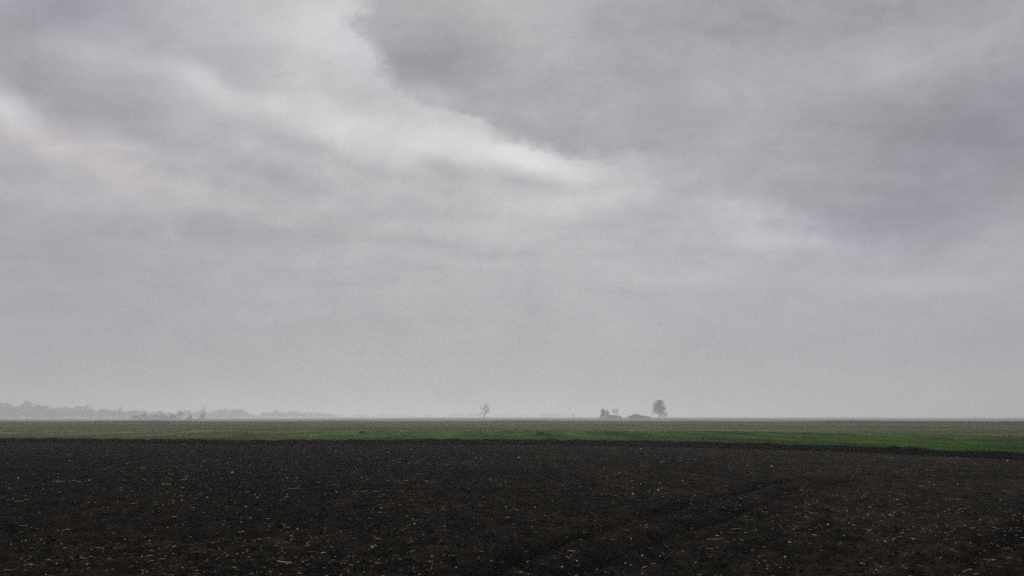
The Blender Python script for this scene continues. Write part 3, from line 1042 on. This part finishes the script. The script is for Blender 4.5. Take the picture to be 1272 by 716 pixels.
def leafy(name, loc, label, cat, h, w, seed, mat, n=1500, pointed=False, group=None, leaf=0.55, trunk_h=None):
    """dense tree or bush: a stem with side limbs and leaf-sized faces in clumps"""
    r = np.random.default_rng(seed)
    e = empty(name, loc, label, cat, group)
    th = trunk_h if trunk_h is not None else 0.12 * h
    tb_ = Tubes()
    tb_.path([(0, 0, -0.2), (0.05 * w, 0, th), (0, 0.03 * w, 0.55 * h), (0.02 * w, 0, 0.86 * h)], [0.035 * h + .03, 0.028 * h, 0.016 * h, 0.004 * h], 7)
    for k in range(9):
        a = k * 2.4
        z = th + (0.7 * h - th) * (k + .5) / 9
        tb_.path([(0, 0, z), (math.cos(a) * w * .2, math.sin(a) * w * .2, z + .08 * h), (math.cos(a) * w * .38, math.sin(a) * w * .38, z + .13 * h)], [0.012 * h, 0.008 * h, 0.003 * h], 4)
    obj('trunk', tb_.mesh('trunk'), M_BARK, e)
    nc = 26
    u = r.uniform(0, 1, nc) ** 0.8
    a = r.uniform(0, 2 * math.pi, nc)
    zc = th * 0.6 + (h - th * 0.6) * u
    rad = (0.5 * w * (1 - u) ** 0.75 if pointed else 0.5 * w * np.sqrt(np.clip(1 - (2 * u - 0.75) ** 2 / 1.6, 0.02, 1))) * np.sqrt(r.uniform(0.1, 1, nc))
    cc = np.stack([rad * np.cos(a), rad * np.sin(a), zc * 0.95], -1)
    idx = r.integers(0, nc, n)
    p = cc[idx] + r.normal(0, 1, (n, 3)) * np.array([0.13 * w, 0.13 * w, 0.075 * h])
    p[:, 2] = np.abs(p[:, 2])
    d1 = r.normal(0, 1, (n, 3)); d1 /= np.linalg.norm(d1, axis=1)[:, None]
    d2 = np.cross(d1, r.normal(0, 1, (n, 3))); d2 /= np.linalg.norm(d2, axis=1)[:, None]
    s = leaf * r.uniform(0.4, 1.0, (n, 1))
    V = np.stack([p - d1 * s, p + d2 * s * 0.45, p + d1 * s, p - d2 * s * 0.45], 1).reshape(-1, 3)
    F = np.arange(n * 4).reshape(-1, 4)
    obj('crown', mesh_np('crown', V, F), mat, e)
    return e


# clipped dark evergreens against the farmhouse gable
leafy('evergreen_tree', spot(749.5, 1165), 'dark bushy evergreen at the end of the farmhouse, taller of the two', 'tree', 13.5, 10.5, 3, M_NEEDLE, 2200, True, 'evergreens by the farmhouse', 0.7)
leafy('evergreen_tree', spot(754.6, 1170), 'slim dark evergreen squeezed between its taller neighbour and the farmhouse', 'tree', 11.0, 6.0, 4, M_NEEDLE, 1100, True, 'evergreens by the farmhouse', 0.6)
leafy('bush', spot(769.5, 1160), 'low dark bush under the leaning tree', 'bush', 4.2, 5.0, 6, M_NEEDLE, 700, leaf=0.5)


for px_b, d_b, h_b, w_b, lab_b in ((757.5, 1160, 4.6, 6.0, 'round bush before the evergreen end of the farmhouse'), (764.5, 1162, 3.4, 6.5, 'spreading bush before the middle of the farmhouse wall'),
                                   (782.3, 1168, 4.4, 6.0, 'sprawling bush at the low end of the barn roof'), (792.0, 1166, 3.8, 7.0, 'flat-topped bush in front of the barn door side'),
                                   (797.5, 1170, 4.6, 5.0, 'upright bush between the barn and the low shed'), (806.5, 1172, 3.0, 5.5, 'small bush at the open end of the low shed')):
    leafy('bush', spot(px_b, d_b), lab_b, 'bush', h_b, w_b, int(px_b), M_HEDGE, 420, leaf=0.5, trunk_h=0.05)


# ------------------------------------------------------------------ farm buildings
def box(x0, x1, y0, y1, z0, z1):
    v = [(x0, y0, z0), (x1, y0, z0), (x1, y1, z0), (x0, y1, z0), (x0, y0, z1), (x1, y0, z1), (x1, y1, z1), (x0, y1, z1)]
    f = [(0, 3, 2, 1), (4, 5, 6, 7), (0, 1, 5, 4), (1, 2, 6, 5), (2, 3, 7, 6), (3, 0, 4, 7)]
    return v, f


def boxes(name, lst, mat, parent, **kw):
    vs, fs = [], []
    for b in lst:
        v, f = box(*b)
        fs += [tuple(q + len(vs) for q in t) for t in f]
        vs += v
    return obj(name, mesh_np(name, vs, np.array(fs)), mat, parent, **kw)


def farm_building(name, loc, label, cat, L, Wd, wall_h, roof_h, hip0, hip1, wall_mat, roof_mat, windows, doors, chimney=None):
    e = empty(name, loc, label, cat)
    # walls with gables, standing a little into the ground
    hl, hw, ov = L / 2, Wd / 2, 0.45
    vs, fs = box(-hl, hl, -hw, hw, -0.3, wall_h)
    obj('wall', mesh_np('wall', vs, np.array(fs)), wall_mat, e)
    rx0, rx1 = -hl - ov + hip0, hl + ov - hip1
    ez, rz_ = wall_h - 0.05, wall_h + roof_h
    outer = [(-hl - ov, -hw - ov, ez), (hl + ov, -hw - ov, ez), (hl + ov, hw + ov, ez), (-hl - ov, hw + ov, ez), (rx0, 0, rz_), (rx1, 0, rz_)]
    under = [(x, y, z - 0.22) for x, y, z in outer]
    tri = [(0, 1, 5), (0, 5, 4), (2, 3, 4), (2, 4, 5), (1, 2, 5), (3, 0, 4)]
    faces = list(tri) + [tuple(q + 6 for q in reversed(t)) for t in tri]
    for a, b in ((0, 1), (1, 2), (2, 3), (3, 0)):
        faces += [(b, a, a + 6), (b, a + 6, b + 6)]
    roof = obj('roof', mesh_np('roof', outer + under, np.array(faces)), roof_mat, e)
    if chimney is not None:
        boxes('chimney', [(chimney - 0.4, chimney + 0.4, 0.3, 1.1, rz_ - 1.2, rz_ + 1.0), (chimney - 0.5, chimney + 0.5, 0.2, 1.2, rz_ + 1.003, rz_ + 1.15)], wall_mat, roof)
    for wx in windows:
        fr = boxes('window', [(wx - .62, wx - .5, -hw - .06, -hw + .02, 1.0, 2.3), (wx + .5, wx + .62, -hw - .06, -hw + .02, 1.0, 2.3), (wx - .5, wx + .5, -hw - .06, -hw + .02, 2.18, 2.3), (wx - .7, wx + .7, -hw - .12, -hw + .02, .88, 1.0)], M_PLANK, e)
        boxes('pane', [(wx - .5, wx + .5, -hw - .02, -hw + .01, 1.0, 2.18)], M_GLASS, fr)
    for dx, dw, dh in doors:
        dr = boxes('door', [(dx - dw / 2, dx + dw / 2, -hw - .05, -hw + .02, 0.0, dh)], M_PLANK, e)
        boxes('handle', [(dx + dw / 2 - .2, dx + dw / 2 - .12, -hw - .1, -hw - .053, 1.0, 1.12)], M_BARK, dr)
    return e


farm_building('farmhouse', spot(760.5, 1185), 'long low farmhouse with a dark roof between evergreens and leaning tree', 'house', 14.0, 7.0, 2.6, 2.6, 0.6, 1.4, M_PLASTER, M_TILE,
              (-4.6, -2.2, 2.0, 4.6), ((0.0, 1.0, 2.1),), 3.0)
farm_building('barn', spot(788.7, 1190), 'larger grey barn with a sloping hipped roof between the two farm sheds', 'barn', 14.5, 9.0, 3.2, 3.8, 6.5, 1.8, M_PLANK, M_TILE,
              (-5.0, 5.0), ((0.0, 3.2, 2.8),))
farm_building('shed', spot(800.5, 1195), 'low long shed between the barn and the big bare tree', 'shed', 12.0, 6.0, 2.3, 1.7, 1.0, 2.6, M_PLANK, M_TILE,
              (-3.5, 3.5), ((0.5, 1.6, 2.0),))


# ------------------------------------------------------------------ far woods
def proto_bare(seed, h, w, n_lim, thick):
    """a light winter tree as raw arrays, for the woods"""
    rnd = random.Random(seed)
    wood, twig = Tubes(), Tubes()
    wood.path([(0, 0, -0.5), (0.2, 0, .35 * h), (0, 0.2, .8 * h)], [.022 * h, .016 * h, .006 * h], 5)
    en = ell(0, 0, .52 * h, .5 * w, .5 * w, .50 * h)
    lims = limb_set(rnd, n_lim, .06 * h, .85 * h, lambda z: (0.1, 0.1), .28 * h, .42 * h, 0.5)
    for p, d_, L in lims:
        grow(wood, twig, rnd, Vector(p), Vector(d_).normalized(), L, .008 * h, 1, 3, en, thick, 0.6, 0.5)
    return wood, twig


def far_tree(name, loc, label, seed, h, w, n_lim, thick, group=None, cat='tree'):
    wood, twig = proto_bare(seed, h, w, n_lim, thick)
    e = empty(name, loc, label, cat, group)
    obj('trunk', wood.mesh('trunk'), M_BARK, e)
    obj('crown', twig.mesh('crown'), M_TWIG, e)
    return e


PROT = []
for k in range(5):
    wd_, tg_ = proto_bare(100 + k, 1.0, 0.72, 13, 0.0055)
    n0 = len(wd_.v)
    PROT.append((np.array([tuple(q) for q in wd_.v + tg_.v]), np.array(wd_.f + [tuple(i + n0 for i in q) for q in tg_.f])))


def wood_mass(name, spec, label, n, seed, base=0.0):
    """spec: list of (px, dist, height); trees set close along it, joined: it reads as one mass"""
    r = np.random.default_rng(seed)
    pxs = np.array([s[0] for s in spec]); ds = np.array([s[1] for s in spec]); hs = np.array([s[2] for s in spec])
    VV, FF, off = [], [], 0
    for k in range(n):
        px = pxs[0] + (pxs[-1] - pxs[0]) * (((k * 0.618034) % 1.0) + r.uniform(-0.006, 0.006))
        d_ = np.interp(px, pxs, ds) + r.uniform(0, 120)
        h_ = np.interp(px, pxs, hs) * (0.62 + 0.50 * float(vnoise(np.array([px / 8.0 + seed * 31]), np.array([seed * 1.0]), 5)[0])) * r.uniform(0.8, 1.12)
        if k % 5 < 2:
            h_ *= 0.42                                   # undergrowth along the wood's foot
            d_ -= 15
        v, f = PROT[r.integers(0, 5)]
        a = r.uniform(0, 6.28)
        sc = np.array([h_ * r.uniform(0.9, 1.3), h_ * r.uniform(.9, 1.3), h_])
        q = v * sc
        q = np.stack([q[:, 0] * math.cos(a) - q[:, 1] * math.sin(a), q[:, 0] * math.sin(a) + q[:, 1] * math.cos(a), q[:, 2]], -1)
        x = tan_of(px) * d_
        q += np.array([x, d_, float(terr(x, d_))])
        VV.append(q); FF.append(f + off); off += len(q)
    return obj(name, mesh_np(name, np.concatenate(VV), np.concatenate(FF)), M_TWIG, kind='stuff', label=label, category='wood')


wood_mass('wood', [(-260, 2050, 36), (-60, 2050, 36), (20, 2050, 37), (60, 2080, 37), (82, 2100, 36), (96, 2120, 31), (130, 2140, 29), (170, 2160, 26)], 'grey misty wood, the highest stretch of the far tree line', 480, 1)
wood_mass('far_wood', [(150, 2500, 22), (200, 2500, 26), (260, 2500, 20), (280, 2450, 28), (296, 2450, 26), (310, 2600, 18), (322, 2600, 12), (334, 2600, 26), (380, 2700, 22), (420, 2900, 12)], 'paler wood fading into the haze beyond the hedge', 400, 2)
wood_mass('hazy_tree_line', [(415, 3400, 13), (520, 3500, 12), (580, 3500, 16), (592, 3500, 22), (597, 3500, 12), (650, 3700, 12), (672, 3700, 17), (698, 3700, 24), (706, 3700, 10), (735, 3700, 8)], 'faintest tree line, almost lost in the haze beyond the lone tree', 260, 3)
wood_mass('hazy_hedge_line', [(840, 2600, 3), (980, 2400, 5), (1030, 2300, 6), (1120, 2500, 4), (1210, 1500, 4), (1272, 1400, 5), (1500, 1500, 6)], 'thin faint hedge line along the open horizon', 200, 4)

far_tree('bare_tree', spot(148, 1800), 'rounded tree head rising alone above the misty wood', 41, 29.0, 13, 12, 0.07)
far_tree('bare_tree', spot(252, 1450), 'broad pale bare tree at the end of the far hedge', 42, 22.0, 15, 9, 0.05)
far_tree('bare_tree', spot(712, 1900), 'tiny faint bare tree between the lone tree and the farm', 43, 9.5, 8, 9, 0.05)

# dark hedge of separate bushes in front of the misty woods
HEDGE = [(168, 5.0, 8), (174, 6.2, 9), (180, 9.0, 8), (187, 6.4, 10), (193, 7.2, 9), (199, 9.8, 8), (205, 6.4, 10), (212, 8.2, 9), (218, 7.2, 10), (225, 10.4, 8), (236, 7.4, 6), (251, 7.6, 7)]
HL = 'dark bare bush in the hedge row before the misty woods'
for k, (px, h_, w_) in enumerate(HEDGE):
    lab = HL
    if px == 236:
        lab = 'dark bare bush standing apart just past the end of the hedge row'
    if px == 225:
        lab = 'tallest dark bush of the hedge row before the misty woods'
    if px == 168:
        lab = 'lowest dark bush, the end of the hedge row towards the highest wood'
    if px == 251:
        lab = 'dark bare bush at the foot of the broad pale tree'
    leafy('hedge_bush', spot(px, 1080 + 30 * random.random()), lab, 'bush', h_, w_ * 1.1, 60 + k, M_HEDGE, 620, group='hedge bushes before the woods', leaf=0.5, trunk_h=0.05)

# ------------------------------------------------------------------ the air
v, f = box(-5600, 5600, -1600, 5600, -8.0, 36.0)
hz = obj('haze', mesh_np('haze', v, np.array(f)), None, kind='stuff')
hm = bpy.data.materials.new('haze')
hm.use_nodes = True
hm.node_tree.nodes.clear()
pv = hm.node_tree.nodes.new('ShaderNodeVolumePrincipled')
pv.inputs['Color'].default_value = (0.985, 0.99, 1.0, 1)
pv.inputs['Density'].default_value = 0.00054
pv.inputs['Anisotropy'].default_value = 0.50
ho = hm.node_tree.nodes.new('ShaderNodeOutputMaterial')
hm.node_tree.links.new(pv.outputs[0], ho.inputs['Volume'])
hz.data.materials.append(hm)
hz['label'] = 'thin grey haze lying over the fields'
hz['category'] = 'haze'
